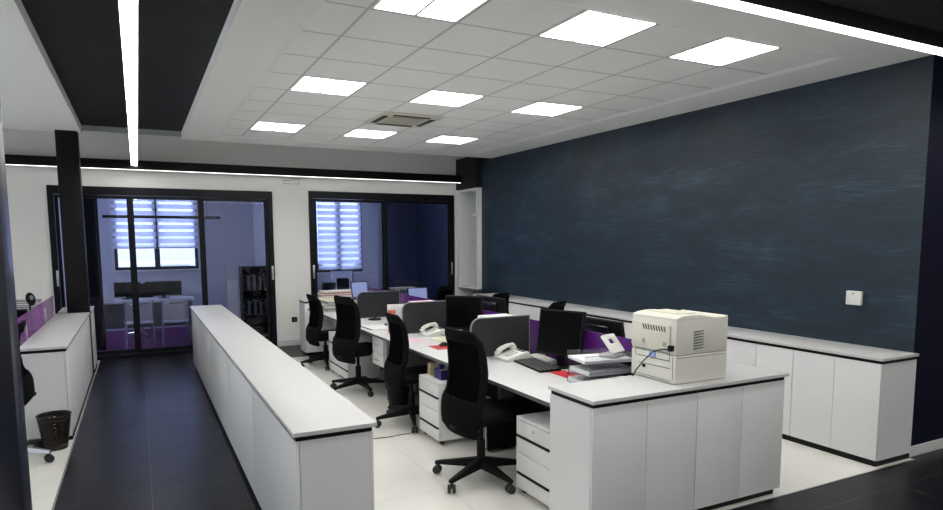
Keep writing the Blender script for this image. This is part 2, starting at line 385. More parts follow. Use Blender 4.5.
def window(n, x0, x1, z0, z1, ms):
    fr = MB(); k = .06; ya, yb = RB+.04, RB+.11
    fr.box(x0, x0+k, ya, yb, z0, z1); fr.box(x1-k, x1, ya, yb, z0, z1); fr.box(x0+k, x1-k, ya, yb, z0, z0+k); fr.box(x0+k, x1-k, ya, yb, z1-k, z1)
    for m_ in ms: fr.box(m_-.05, m_+.05, ya, yb, z0+k, z1-k)
    o = fr.build('window_%d' % n, 'frame', smooth=False, org=(x0, RB, z0)); o['kind'] = 'structure'; ORG[o.name] = Vector((x0, RB, z0))
    B(x0+k, x1-k, RB+.07, RB+.078, z0+k, z1-k).build('window_glass', 'wglass', o, smooth=False)
    B(x0-.04, x1+.04, RB-.06, RB+.035, z0-.03, z0-.001).build('window_sill', 'skirt', o, smooth=False)
    l = bpy.data.lights.new('window_area_light', 'AREA'); l.shape = 'RECTANGLE'; l.size = x1-x0; l.size_y = z1-z0; l.cycles.is_portal = True
    lo = bpy.data.objects.new('window_area_light', l); C.objects.link(lo); lo.location = ((x0+x1)/2, RB+.19, (z0+z1)/2); lo.rotation_euler = (-PI/2, 0, 0)
window(1, *W1, [.35]); window(2, *W2, [4.13])
def blind(x0, x1, zt, zb, label, group):
    t = thing('roller_blind', label, 'blind', ((x0+x1)/2, RB-.03, zb), group=group, abs_=True)
    B(x0-.01, x1+.01, RB-.085, RB-.025, zt, zt+.07, b=.01).build('cassette', 'skirt', t)
    a = MB(); b_ = MB(); p = .139; z = zt; i = 0
    while z > zb+.02:
        z2 = max(z-p*.62, zb+.02); a.box(x0, x1, RB-.05, RB-.048, z2, z)
        z3 = max(z-p, zb+.02)
        if z2 > z3: b_.box(x0, x1, RB-.0495, RB-.0485, z3, z2)
        z = z3
    a.build('opaque_bands', 'band', t, smooth=False); b_.build('sheer_bands', 'sheerb', t, smooth=False)
    B(x0, x1, RB-.058, RB-.042, zb-.01, zb+.018, b=.004).build('bottom_rail', 'skirt', t)
blind(-.445, .345, 2.66, 1.64, 'striped roller blind over the left half of the meeting room window', 'blinds of the meeting room window')
blind(.372, 1.135, 2.66, 1.64, 'striped roller blind over the right half of the meeting room window', 'blinds of the meeting room window')
blind(3.63, 4.64, 2.72, 1.13, 'long striped roller blind nearly covering the window behind the right pair of glass doors', None)
# outside
t = thing('building', 'pale building with a balcony seen under the blind through the far window', 'building', (3, 34, -6), abs_=True)
B(-14, 18, 34, 44, -6, 2.2).build('facade', 'build', t)
for i in range(9): B(-12+i*3.2, -10.6+i*3.2, 33.95, 34, -1.2, .6).build('window', 'screen', t)
r = MB(); [r.cyl((-13+i*.5, 33.2, .9), (-13+i*.5, 33.2, 1.9), .03, n=6) for i in range(60)]; r.box(-14, 18, 33.15, 33.25, 1.9, 1.98); r.box(-14, 18, 33, 34, .75, .9)
r.build('balcony', 'skirt', t)
wd = bpy.data.worlds.new('dusk sky'); sc.world = wd; wd.use_nodes = True
bg = wd.node_tree.nodes['Background']; bg.inputs[0].default_value = (.58, .68, 1.0, 1); bg.inputs[1].default_value = WORLD

# niche shelf at the far end of the blue wall
t = thing('shelf_unit', 'tall white open shelf unit set in the far right corner beside the black door frame', 'shelf unit', (5.55, 10.7, .87), abs_=True)
s = MB(); zb, zt = .885, 2.70; xa, xb = 5.40, 5.95
s.box(xa, xb, 10.285, 10.325, zb, zt, b=.002); s.box(xa, xb, 11.04, 11.08, zb, zt, b=.002); s.box(xa, xb, 10.326, 11.039, zt-.05, zt, b=.002); s.box(xa, xb, 10.326, 11.039, zb, zb+.03, b=.002)
s.build('carcass', 'white', t)
B(xb, xb+.01, 10.285, 11.08, zb, zt).build('back_panel', 'glassg', t)
for z, h in ((2.22, .045), (1.76, .012), (1.34, .012)): B(xa+.26, xb-.002, 10.327, 11.038, z, z+h).build('shelf', 'white', t)
w = MB(); w.box(xb+.012, xb+.1, 9.9, FY, 0, 3.6); w.box(WX+.2, xb+.1, 9.88, 10.27, 0, 3.6); w.box(WX, WX+.2, 9.9, 10.28, CZ, 3.6)
struct('wall_far_right', w, 'walln')
struct('wall_soffit', B(xa-.02, xb+.01, 10.285, FY-.002, 2.705, 3.268), 'ceilb')

# pillars
def post(x0, x1, y0, y1, label, z1=CZ):
    t = thing('square_column', label, 'column', ((x0+x1)/2, (y0+y1)/2, 0), abs_=True)
    B(x0, x1, y0, y1, .0, z1-.001, b=.006).build('shaft', 'pillar' if y0 < 5 else 'black', t)
post(-.85, -.59, 3.91, 4.16, 'dark blue grey clad column at the left edge of the view')
post(-.85, -.605, 9.74, 9.965, 'black square column rising behind the low white cabinet at left')

# ------------------------------------------------------------------ ceiling fittings
def panel(label, x, y):
    t = thing('ceiling_light', label, 'ceiling light', (x, y, 3.1825), group='square ceiling light panels', rotz=0)
    h = .272
    f_ = MB(); f_.box(-h-.012, h+.012, -h-.012, -h, -.001, .001); f_.box(-h-.012, h+.012, h, h+.012, -.001, .001); f_.box(-h-.012, -h, -h, h, -.001, .001); f_.box(h, h+.012, -h, h, -.001, .001)
    f_.build('frame', 'skirt', t, smooth=False)
    B(-.010, .010, -h, h, -.0015, .001).build('centre_bar', 'lgrey', t, smooth=False)
    for s_ in (-1, 1):
        B(min(s_*.0102, s_*h), max(s_*.0102, s_*h), -h+.0002, h-.0002, -.0008, .001).build('diffuser', 'lamp', t, smooth=False)
    return t
cols = ['left', 'middle', 'right']; rows = ['row nearest the camera', 'row halfway down the room', 'farthest row']
p0 = None
for j, y in enumerate((3.65, 6.05, 8.45)):
    for i, x in enumerate((1.63, 2.83, 4.03)):
        lb = 'lit square ceiling panel, %s one of the %s' % (cols[i], rows[j])
        p0 = panel(lb, x, y) if p0 is None else p0
        if i or j: dup(p0, (x, y, 3.1825), 0, lb)
t = thing('ceiling_air_conditioner', 'cream four way air conditioning cassette in the ceiling between the far light panels', 'air conditioner', (2.83, 7.25, 3.149))
s = MB(); h = .36
s.box(-h, h, -h, h, .012, .035, b=.004); s.build('housing', 'beiged', t)
g = MB(); g.box(-.2, .2, -.2, .2, .0, .0115, b=.003); g.build('intake_grille', mat('intake grille', (.46, .45, .37), .7), t)
for a in range(4):
    b_ = MB(); b_.box(-.22, .22, .255, .315, .004, .0115, b=.002); b_.xf(Matrix.Rotation(a*PI/2, 4, 'Z')); b_.build('air_slot', 'vent', t)
def lline(name, label, x0, x1, y0, y1, z0=2.88, z1=2.97, wires=(), dw=.006, wt=3.268, em='line'):
    t = thing('linear_light', label, 'linear light', ((x0+x1)/2, (y0+y1)/2, z0), abs_=True, group='black hanging linear lights')
    B(x0, x1, y0, y1, z0+.004, z1, b=.002).build('profile', 'black', t)
    B(x0+.006, x1-.006, y0+dw, y1-dw, z0-.002, z0+.003).build('diffuser', em, t, smooth=False)
    for wx, wy in wires: MB().cyl((wx, wy, z1), (wx, wy, wt), .0015, n=6).build('suspension_wire', 'silver', t)
lline('a', 'long lit line lamp hanging over the dark corridor floor', -.025, .065, 2.37, 10.84, wires=((.02, 3), (.02, 5.5), (.02, 8)))
lline('b', 'lit line lamp crossing in front of the suspended ceiling, ending at the right edge', -.025, 7.5, 2.235, 2.32, wires=((2.0, 2.28), (4.56, 2.28)))
lline('c', 'thin black line lamp along the far wall above the glass doors', -5.5, 5.39, 10.86, 10.94, z0=2.825, z1=2.96, dw=.030, em='linedim', wires=((-4, 10.9), (-1.5, 10.9), (1.2, 10.9), (3.4, 10.9)), wt=3.599)
t = thing('emergency_light', 'small clear emergency light on the far wall above the pier between the doors', 'emergency light', (2.32, FY, 2.74), abs_=True)
B(2.19, 2.46, FY-.05, FY-.001, 2.765, 2.80, b=.006).build('housing', 'skirt', t); B(2.20, 2.45, FY-.045, FY-.002, 2.71, 2.764, b=.008).build('lens', 'phone', t)
# wall sockets
t = thing('wall_socket', 'black square socket low on the white pier between the glass doors', 'socket', (2.31, FY, .44), abs_=True)
B(2.265, 2.355, FY-.012, FY-.001, .40, .485, b=.003).build('plate', 'blackp', t); MB().cyl((2.31, FY-.0145, .4425), (2.31, FY-.012, .4425), .022, n=20).build('insert', 'edge', t)
t = thing('wall_controller', 'white square control box mounted on the blue streaked wall', 'wall control', (WX, 3.43, 1.2), abs_=True)
B(WX-.035, WX-.001, 3.365, 3.50, 1.205, 1.325, b=.008).build('cover', 'phone', t)
B(WX-.038, WX-.035, 3.40, 3.465, 1.235, 1.285, b=.001).build('button_plate', 'skirt', t); B(WX-.038, WX-.035, 3.425, 3.44, 1.30, 1.307).build('indicator', 'blackp', t)

# unseen lamps added behind the camera to brighten cabinet fronts and the ceiling
for i in range(8 if FC else 0):
    l = bpy.data.lights.new('added_front_light', 'AREA'); l.shape = 'SQUARE'; l.size = .6; l.energy = FC; l.color = (1, .985, .95)
    lo = bpy.data.objects.new('added_front_light', l); C.objects.link(lo); lo.location = (-3+2.6*(i % 4), -.2-1.8*(i//4), 3.25)
# ------------------------------------------------------------------ cabinets
ZT = .862
def unit(label, group, x0, x1, y0, y1, fronts, n, plinth=(0, 0, 0, 0), name='low_cabinet', ends=()):
    """one low cabinet with n doors on the side named by fronts ('-X','+X','-Y'); plinth = inset x0,x1,y0,y1"""
    t = thing(name, label, 'cabinet', ((x0+x1)/2, (y0+y1)/2, 0), abs_=True, group=group)
    th = .018; a, b_, c, d = x0, x1, y0, y1; zb = .046; z1 = ZT-.050
    for fr in fronts:
        if fr == '-X': a += th+.002
        if fr == '+X': b_ -= th+.002
        if fr == '-Y': c += th+.002
    B(a, b_, c, d, zb, z1).build('carcass', 'white', t, smooth=False)
    B(x0+.004, x1-.004, y0+(.004 if '-Y' in fronts or plinth[2] else 0), y1-(.004 if '-Y' in fronts else 0), z1+.001, ZT-.0225).build('shadow_gap', 'black', t, smooth=False)
    B(x0+plinth[0], x1-plinth[1], y0+plinth[2], y1-plinth[3], .001, zb-.001).build('plinth', 'black', t, smooth=False)
    for fr in fronts:
        g = .0018
        for i in range(n):
            if fr in ('-X', '+X'):
                w_ = (y1-y0)/n; p, q = y0+i*w_+g, y0+(i+1)*w_-g
                if fr == '-X': B(x0, x0+th, p, q, zb+.003, z1, b=.0012).build('door', 'white', t)
                else: B(x1-th, x1, p, q, zb+.003, z1, b=.0012).build('door', 'white', t)
            else:
                w_ = (x1-x0)/n; p, q = x0+i*w_+g, x0+(i+1)*w_-g
                B(p, q, y0, y0+th, zb+.003, z1, b=.0012).build('door', 'white', t)
    return t
def top(label, x0, x1, y0, y1, z=ZT, th=.022, name='worktop'):
    o = B(x0, x1, y0, y1, z-th, z, b=.0015).build(name, 'wtop', org=((x0+x1)/2, (y0+y1)/2, z-th)); return tag(o, label, 'worktop')
# centre row
N = 5; y0, y1 = 3.075, 9.90; w_ = (y1-y0)/N
pos = ['nearest the camera', 'second from the camera', 'in the middle', 'second from the far end', 'at the far end by the glass doors']
for i in range(N): unit('low white cabinet beside the corridor, %s' % pos[i], 'low white cabinets along the corridor', .625, 1.015, y0+i*w_+.001, y0+(i+1)*w_-.001, ['-X', '+X'], 1, (.03, .03, .03 if i == 0 else 0, 0))
top('long white worktop over the row of low cabinets beside the corridor', .612, 1.03, 3.055, 9.92)
# cabinets under the blue wall
N = 9; y0, y1 = 2.905, 9.70; w_ = (y1-y0)/N
o9 = ['first (nearest the camera)', 'second', 'third', 'fourth', 'fifth', 'sixth', 'seventh', 'eighth', 'ninth and farthest']
for i in range(N): unit('low white cabinet under the blue wall, %s in the row' % o9[i], 'low white cabinets under the blue wall', 5.022, WX-.004, y0+i*w_+.001, y0+(i+1)*w_-.001, ['-X'], 2, (.006, 0, .006 if i == 0 else 0, 0))
top('long white worktop over the cabinets under the blue wall', 5.005, WX-.003, 2.89, 9.72)
# printer cabinets
for i, (a, b_) in enumerate(((2.262, 3.080), (3.082, 3.900))):
    unit('white two-door cabinet across the desk end, %s' % ('left one by the drawer pedestal' if i == 0 else 'right one under the bare end of the worktop'), 'white cabinets across the near desk end', a, b_, 2.895, 3.325, ['-Y'], 2, (.03 if i == 0 else 0, .03 if i else 0, .03, .03))
top('white worktop carrying the printer across the near desk end', 2.249, 3.915, 2.875, 3.335)
# far end cabinet
for i, (a, b_) in enumerate(((2.235, 3.09), (3.092, 3.935))):
    unit('white cabinet closing the far desk end, %s' % ('left one with its side showing' if i == 0 else 'right one hidden behind the desk screens'), 'white cabinets across the far desk end', a, b_, 9.96, 10.34, ['-Y'], 2, (.03, 0, .03, .03))
top('white worktop at the far desk end under the paper stack', 2.225, 3.95, 9.95, 10.35)
# left cabinets
for i in range(2):
    unit('low white cabinet at left of the corridor, %s' % ('nearer one behind the waste basket' if i == 0 else 'farther one by the black column'), 'low white cabinets left of the corridor', -.955, -.607, 6.645+i*1.53, 6.645+(i+1)*1.53-.002, ['+X'], 2, (.03, .0, .05 if i == 0 else 0, 0))
top('white worktop over the low cabinets at left of the corridor', -.965, -.597, 6.63, 9.715)
t = unit('white cabinet standing beyond the black column at left', None, -.96, -.60, 9.98, 10.62, ['+X'], 1, (0, 0, .03, 0))
top('small white worktop on the cabinet beyond the black column', -.97, -.59, 9.97, 10.63)

# ------------------------------------------------------------------ desks
DZ = .745; DY = [3.345, 4.99, 6.635, 8.28, 9.925]
dn = ['nearest the camera', 'second from the camera', 'third from the camera', 'farthest from the camera']
def desk(side, k):
    y0, y1 = DY[k]+.002, DY[k+1]-.002
    if side < 0: x0, x1, xe = 2.27, 3.12, 2.27
    else: x0, x1, xe = 3.19, 4.04, 4.04
    t = thing('desk', 'white desk, %s, in the %s' % (dn[k], 'left row with four black chairs' if side < 0 else 'right row behind the dividers'), 'desk', ((x0+x1)/2, (y0+y1)/2, 0), abs_=True, group='white desks of the double row')
    B(x0+.003 if side < 0 else x0, x1 if side < 0 else x1-.003, y0, y1, DZ-.024, DZ, b=.001).build('tabletop', 'wtop', t)
    if side < 0: B(x0, x0+.0028, y0, y1, DZ-.026, DZ-.001).build('edge_band', 'edge', t, smooth=False)
    else: B(x1-.0028, x1, y0, y1, DZ-.026, DZ-.001).build('edge_band', 'edge', t, smooth=False)
    for j, yy in enumerate((y0+.004, y1-.026)): B(x0+(.1 if side > 0 or (k, j) in ((1, 1), (2, 0)) else .57), x1-.06, yy, yy+.022, .02, DZ-.026).build('leg', 'mgrey', t, smooth=False)
    B(x0+.25, x1-.1, y0+.03, y0+.07, DZ-.09, DZ-.0265).build('beam', 'blackp', t, smooth=False)
    xm = x1-.14 if side < 0 else x0+.14
    B(xm, xm+.018, y0+.03, y1-.03, .25, DZ-.028).build('modesty_panel', 'blackp', t, smooth=False)
for k in range(4): desk(-1, k); desk(1, k)
# purple divider along the middle
for k in range(4):
    t = thing('desk_divider', 'purple acrylic divider between facing desks, %s' % ['part beside the paper trays', 'part behind the second desk', 'part behind the third desk', 'farthest part'][k], 'divider', (3.155, DY[k]+.8, DZ-.1), abs_=True, group='purple dividers down the middle of the desks')
    B(3.150, 3.160, DY[k]+(.06 if k == 0 else .01), DY[k+1]-.01, DZ-.05, 1.055, b=.002).build('panel', 'purple', t)
    for yy in (DY[k]+.25, DY[k+1]-.25): B(3.125, 3.149, yy-.03, yy+.03, DZ-.045, DZ+.05, b=.003).build('bracket', 'silver', t)
# charcoal screens between neighbours
def screen(k, label):
    y = DY[k]-.04; t = thing('desk_screen', label, 'desk screen', (2.85, y, DZ), group='charcoal screens between neighbouring desks', abs_=True)
    x0, x1, z0, z1, r = 2.53, 3.13, DZ+.004, 1.098, .09
    def pl(e): return [(x1-e, z0+e), (x1-e, z1-e)]+[(x0+r-(r-e)*math.sin(a), z1-r+(r-e)*math.cos(a)) for a in [q*PI/2/8 for q in range(9)]]+[(x0+e, z0+e)]
    MB().prism(pl(.008), 'Y', y-.009, y+.009).build('panel', 'dgrey', t)
    o_ = pl(0); i_ = pl(.0079); s = MB()
    for a in range(len(o_)):
        b_ = (a+1) % len(o_)
        for yy in (y-.0105, y+.0105): s.quad((o_[a][0], yy, o_[a][1]), (o_[b_][0], yy, o_[b_][1]), (i_[b_][0], yy, i_[b_][1]), (i_[a][0], yy, i_[a][1]))
        s.quad((o_[a][0], y-.0105, o_[a][1]), (o_[a][0], y+.0105, o_[a][1]), (o_[b_][0], y+.0105, o_[b_][1]), (o_[b_][0], y-.0105, o_[b_][1]))
        s.quad((i_[a][0], y-.0105, i_[a][1]), (i_[a][0], y+.0105, i_[a][1]), (i_[b_][0], y+.0105, i_[b_][1]), (i_[b_][0], y-.0105, i_[b_][1]))
    s.build('rim', 'lgrey', t, smooth=False)
screen(1, 'charcoal rounded desk screen nearest the camera, behind the front telephone')
screen(2, 'charcoal rounded desk screen in the middle, behind the second telephone')
screen(3, 'charcoal rounded desk screen farthest away, near the big paper stack')

# ------------------------------------------------------------------ drawer pedestals
def pedestal(label, loc, w=.43, d=.42):
    """front faces -X; w along Y, d along X; origin at the middle of its front at the floor"""
    t = thing('drawer_pedestal', label, 'drawers', loc, group='white drawer pedestals under the desks')
    h = w/2; zt = .556
    B(.02, d, -h, h, .045, zt-.019, b=.001).build('body', 'white', t)
    B(0, d, -h, h, zt-.018, zt, b=.0015).build('top', 'white', t)
    z = [.048, .165, .30, .43, .536]
    for i in range(4):
        a, b_ = z[i], z[i+1]
        if i in (0, 2): b_ -= .022
        else: b_ -= .003
        dr = B(0, .019, -h, h, a, b_, b=.001).build('drawer', 'white', t)
        if i in (0, 2): B(-.001, .0195, -h+.035, h-.012, b_+.001, b_+.021).build('handle_slot', 'black', t, smooth=False)
        if i == 3: MB().cyl((-.003, 0, (a+b_)/2+.01), (.001, 0, (a+b_)/2+.01), .011, n=16).build('lock', 'silver', dr)
    for x in (.05, d-.05):
        for y in (-h+.04, h-.04): MB().cyl((x, y-.009, .022), (x, y+.009, .022), .0215, n=14).build('castor', 'rubber', t)
    return t
pd = pedestal('white drawer pedestal nearest the camera, against the end cabinet', (2.29, 3.565, 0))
dup(pd, (2.225, 5.175, 0), 0, 'white drawer pedestal with a blue box on top, between the two nearest chairs')
dup(pd, (2.24, 7.95, 0), 0, 'white drawer pedestal nearer of the touching pair by the far chairs')
dup(pd, (2.24, 8.385, 0), 0, 'white drawer pedestal farther of the touching pair by the far chairs')
t = thing('hanging_drawer_unit', 'white two-drawer box hung beneath the desk between the second and third chairs', 'drawers', (2.33, 6.9, .36), abs_=True)
B(2.352, 2.80, 6.665, 7.03, .38, .717, b=.001).build('body', 'white', t)
for a, b_ in ((.382, .506), (.514, .717)):
    dr = B(2.332, 2.351, 6.665, 7.03, a, b_, b=.001).build('drawer', 'white', t)
    MB().tube([(2.331, 6.79, (a+b_)/2), (2.312, 6.795, (a+b_)/2), (2.312, 6.895, (a+b_)/2), (2.331, 6.90, (a+b_)/2)], .005).build('handle', 'silver', dr)
MB().cyl((2.328, 6.70, .68), (2.332, 6.70, .68), .01, n=14).build('lock', 'silver', t)

# ------------------------------------------------------------------ office chairs
def ip(tab, z):
    for (a, va), (b_, vb) in zip(tab, tab[1:]):
        if z <= b_: q = (z-a)/(b_-a); q = max(0, min(1, q)); q = q*q*(3-2*q); return va+(vb-va)*q
    return tab[-1][1]
A0 = .93
def chair(label, loc, rz, bh=1.0, metal='blackp', group='black mesh-back swivel chairs', rise=0.0):
    t = thing('office_chair', label, 'chair', loc, rz, group)
    s = MB(); s.cyl((0, 0, .09), (0, 0, .17), .045, .036, n=20)
    for k in range(5):
        a = 2*PI*k/5+A0; ca, sa = math.cos(a), math.sin(a)
        g = bmesh.new(); secs = [(.03, .165, .095, .034), (.16, .140, .090, .027), (.31, .112, .082, .020), (.365, .100, .078, .019)]; rr = []
        for (r, zt, zb, hw) in secs: rr.append([g.verts.new((r*ca-hw*q*sa, r*sa+hw*q*ca, z)) for q, z in ((-1, zb), (1, zb), (.7, zt), (-.7, zt))])
        for A, Q in zip(rr, rr[1:]):
            for i in range(4): g.faces.new((A[i], A[(i+1) % 4], Q[(i+1) % 4], Q[i]))
        g.faces.new(rr[0]); g.faces.new(rr[-1][::-1]); bmesh.ops.recalc_face_normals(g, faces=g.faces); s._add(g)
    s.build('star_base', metal, t)
    for k in range(5):
        a = 2*PI*k/5+A0; ca, sa = math.cos(a), math.sin(a); x, y = .352*ca, .352*sa; a2 = a+.9+k*.7; ux, uy = math.cos(a2), math.sin(a2)
        w_ = MB(); w_.cyl((x, y, .05), (x, y, .082), .011, n=10); ox, oy = x-.0*uy, y
        for sg in (-1, 1): w_.cyl((ox+ux*.006*sg, oy+uy*.006*sg, .0335), (ox+ux*.028*sg, oy+uy*.028*sg, .0335), .033, .030, n=18)
        w_.box(ox-.012, ox+.012, oy-.012, oy+.012, .036, .060, b=.003)
        w_.build('castor', 'rubber', t)
    MB().cyl((0, 0, .165), (0, 0, .30), .032, n=20).cyl((0, 0, .30), (0, 0, .42+rise), .018, n=16).build('gas_column', metal, t)
    zs = .42+rise
    m_ = MB().box(-.13, .13, -.09, .09, zs, zs+.045, b=.012); m_.tube([(0, .09, zs+.02), (.0, .2, zs+.02), (.02, .25, zs+.01)], .006); m_.box(-.26, -.12, -.035, .035, zs+.005, zs+.03, b=.008)
    m_.build('tilt_mechanism', 'blackp', t)
    B(-.165, .30, -.24, .24, zs+.046, zs+.115, b=.03, seg=4).build('seat', 'blackf', t)
    prof = [(.37, -.185), (.45, -.232), (.58, -.228), (.72, -.180), (.86, -.165), (1.0, -.175), (1.16, -.212)]
    wid = [(.37, .165), (.42, .205), (.52, .235), (.75, .235), (.95, .232), (1.06, .218), (1.125, .190), (1.16, .145)]
    def P(u, z):
        zz = .37+(z-.37)*bh; h = ip(wid, z); y = (u*2-1)*h; return (ip(prof, z)+.05*(abs(y)/.235)**2.2, y, zz+rise)
    MB().sheet(lambda u, v: P(u, .37+v*.28), 14, 8, .034).build('backrest', 'blackf', t)
    fr = MB()
    fr.sheet(lambda u, v: P(u*.1, .651+v*.419), 2, 12, .026); fr.sheet(lambda u, v: P(1-u*.1, .651+v*.419), 2, 12, .026); fr.sheet(lambda u, v: P(u, 1.0705+v*.0895), 14, 4, .026)
    fr.build('back_frame', 'blackf', t)
    MB().sheet(lambda u, v: P(.1+u*.8, .651+v*.419), 10, 12, .004).build('back_mesh', 'mesh', t)
    q = MB(); q.tube([(-.10, 0, zs+.018), (-.17, 0, zs+.03)], [.018, .017]); q.build('back_support', 'blackp', t)
    return t
ch = chair('black mesh-back swivel chair nearest the camera, beside the front drawer pedestal', (2.195, 4.13, 0), .15, bh=.975)
def turn_base(t, a):
    for c_ in t.children:
        if c_.name.split('.')[0] in ('star_base', 'castor'): c_.rotation_euler = (0, 0, a)
c2 = chair('black mesh-back swivel chair second from the camera, in front of the waste bin', (2.30, 5.76, 0), -.02, bh=.93, rise=-.02); turn_base(c2, PI-.93+.02)
c3 = dup(ch, (2.245, 7.31, 0), .30, 'black mesh-back swivel chair third from the camera, before the pair of pedestals'); turn_base(c3, -.2)
c4 = chair('black mesh-back swivel chair farthest along the left desk row', (2.30, 9.02, 0), .12, bh=.90, rise=-.05); turn_base(c4, PI-.93)
r0 = chair('black swivel chair in the right desk row behind the nearest monitor', (4.42, 6.62, 0), PI/2+.5, bh=.80, rise=.03)
dup(r0, (4.45, 8.05, 0), PI/2+.4, 'black swivel chair in the right desk row, showing past the second monitor')
dup(r0, (4.38, 9.75, 0), PI/2+.5, 'black swivel chair in the right desk row nearest the right glass doors')
# ------------------------------------------------------------------ things on the desks
def monitor(label, loc, rz, w=.40, h=.325, lift=.09, tilt=.0, group='black flat monitors on the desks'):
    """screen faces +X when rz = 0"""
    t = thing('monitor', label, 'monitor', loc, rz, group)
    R = Matrix.Translation((0, 0, lift)) @ Matrix.Rotation(tilt, 4, 'Y')
    B(-.035, 0, -w/2, w/2, 0, h, b=.006, mtx=R).build('bezel', 'blackp', t)
    B(.0005, .002, -w/2+.016, w/2-.016, .022, h-.016, mtx=R).build('display', 'screen', t)
    B(-.065, -.0355, -w*.28, w*.28, h*.2, h*.8, b=.012, mtx=R).build('back_housing', 'gloss', t)
    MB().box(-.075, -.04, -.03, .03, .012, lift+.11, b=.006).build('neck', 'blackp', t)
    MB().lathe([(.0, .014), (.06, .013), (.10, .008), (.105, .001), (0, .001)], n=28, c=(-.04, 0, 0)).build('base', 'blackp', t)
    B(.001, .003, w*.38, w*.40, .008, .012, mtx=R).build('power_light', 'led', t)
    return t
monitor('black flat monitor on the front desk, turned away before the purple divider', (2.965, 4.27, DZ), PI+.36, w=.43, h=.37, lift=.10, tilt=-.17)
monitor('black flat monitor behind the nearest charcoal screen, its bottom hidden', (2.95, 5.93, DZ), PI+.75, w=.40, h=.35, lift=.11)
monitor('black monitor of the right row, its back seen over the divider by the hole punch', (3.50, 4.36, DZ), .04, w=.60, h=.22, lift=.15, tilt=-.20)
monitor('black monitor of the right row, its back seen over the second divider', (3.52, 6.32, DZ), .02, w=.62, h=.27, lift=.13, tilt=-.06)
def phone(label, loc, rz):
    t = thing('telephone', label, 'telephone', loc, rz, 'off white desk telephones')
    MB().prism([(-.10, 0), (.10, 0), (.10, .020), (-.075, .065), (-.10, .060)], 'Y', -.105, .105, bev=.006).build('body', 'phone', t)
    h = MB(); h.tube([(-.062, -.075, .080), (-.05, -.07, .092), (.0, -.066, .092), (.05, -.066, .074), (.078, -.07, .052)], [.020, .020, .017, .020, .021], n=12)
    h.cyl((-.060, -.075, .062), (-.058, -.075, .082), .026, n=18); h.cyl((.077, -.07, .034), (.079, -.07, .052), .026, n=18); h.build('handset', 'phone', t)
    k = MB(); sl = -.045/.175
    for i in range(4):
        for j in range(3):
            x = .055-.026*i; y = -.012+.026*j; z = .020+(.1-x)*(.045/.175)
            k.box(x-.008, x+.008, y-.008, y+.008, z-.001, z+.005, b=.001)
    k.build('keypad', 'phoneg', t)
    z = .020+(.1+.06)*(.045/.175)
    B(-.082, -.055, -.02, .085, z-.012, z+.004, b=.001).build('display', 'edge', t)
    MB().tube([(-.09, -.09, .02), (-.12, -.13, .006), (-.06, -.16, .006), (.02, -.14, .006), (.06, -.1095, .015)], .004).build('cord', 'phone', t)
    t.scale = (1.15, 1.15, 1.15)
    return t
phone('off white desk telephone on the front desk, before the nearest charcoal screen', (2.84, 4.775, DZ+.001), PI*1.0)
phone('off white desk telephone on the second desk, beside the cream papers', (2.81, 6.41, DZ+.001), PI*.97)
def keyboard(label, loc, rz, m='blackp', kc='edge', w=.44, d=.15):
    t = thing('keyboard', label, 'keyboard', loc, rz)
    MB().prism([(-d/2, 0), (d/2, 0), (d/2, .022), (-d/2, .014)], 'Y', -w/2, w/2, bev=.003).build('case', m, t)
    k = MB(); n = 18
    for r in range(5):
        for c_ in range(n):
            x = -d/2+.018+r*(d-.034)/4; y = -w/2+.02+c_*(w-.04)/(n-1); z = .014+(x+d/2)/d*.008
            k.box(x-.010, x+.010, y-.0098, y+.0098, z, z+.006)
    k.build('keys', kc, t, smooth=False)
    return t
keyboard('black computer keyboard on the front desk beside the red folder', (2.85, 4.39, DZ+.001), -.12, m='blackp', kc='edge', w=.50, d=.19)
keyboard('pale slim keyboard lying behind the black one', (3.05, 4.62, DZ+.001), -.1, m='phoneg', kc='phone', w=.36, d=.10)
o = B(2.80, 2.94, 3.88, 4.14, DZ+.001, DZ+.006, b=.002).build('folder', 'red', org=(2.87, 4.0, DZ)); tag(o, 'red folder under the corner of the black keyboard and the trays', 'folder')
# red mouse mat and mouse on the second desk
o = B(2.47, 2.70, 5.50, 5.74, DZ+.001, DZ+.004, b=.001).build('mouse_pad', 'red', org=(2.6, 5.6, DZ)); tag(o, 'red mouse pad on the second desk behind the nearest chair', 'mouse pad')
def mouse(label, loc, rz):
    t = thing('computer_mouse', label, 'mouse', loc, rz)
    g = MB(); g.sheet(lambda u, v: (-.055+.11*v, (u-.5)*.062*math.sin(PI*(.12+.76*v))**.5, .004+.032*math.sin(PI*(.1+.8*v))*(1-(2*u-1)**2*.75)), 8, 10, .004); g.build('shell', 'blackp', t)
    MB().cyl((.025, -.004, .030), (.025, .004, .030), .008, n=12).build('wheel', 'edge', t)
mouse('black mouse resting on the red mouse pad', (2.60, 5.66, DZ+.006), .3)
def papers(name, label, cat, cx, cy, n, w, d, z, m='paper', spread=.01, th=.004, rz=0, mats=None, group=None):
    t = thing(name, label, cat, (cx, cy, z), rz, group)
    zz = 0
    for i in range(n):
        g = B(-w/2, w/2, -d/2, d/2, zz+.0003, zz+th, mtx=Matrix.Translation((random.uniform(-spread, spread), random.uniform(-spread, spread), 0)) @ Matrix.Rotation(random.uniform(-spread, spread)*4, 4, 'Z'))
        g.build('sheet', (mats[i % len(mats)] if mats else m), t, smooth=False); zz += th
    return t
papers('paper_stack', 'loose cream papers on the second desk beyond the red mouse pad', 'papers', 2.79, 5.98, 3, .21, .40, DZ+.001, 'papery', .012, .003, .1)
papers('paper_sheet', 'single pink tinted sheet on the second desk near its front edge', 'papers', 2.47, 6.15, 1, .2, .28, DZ+.001, 'paperp', 0, .001)
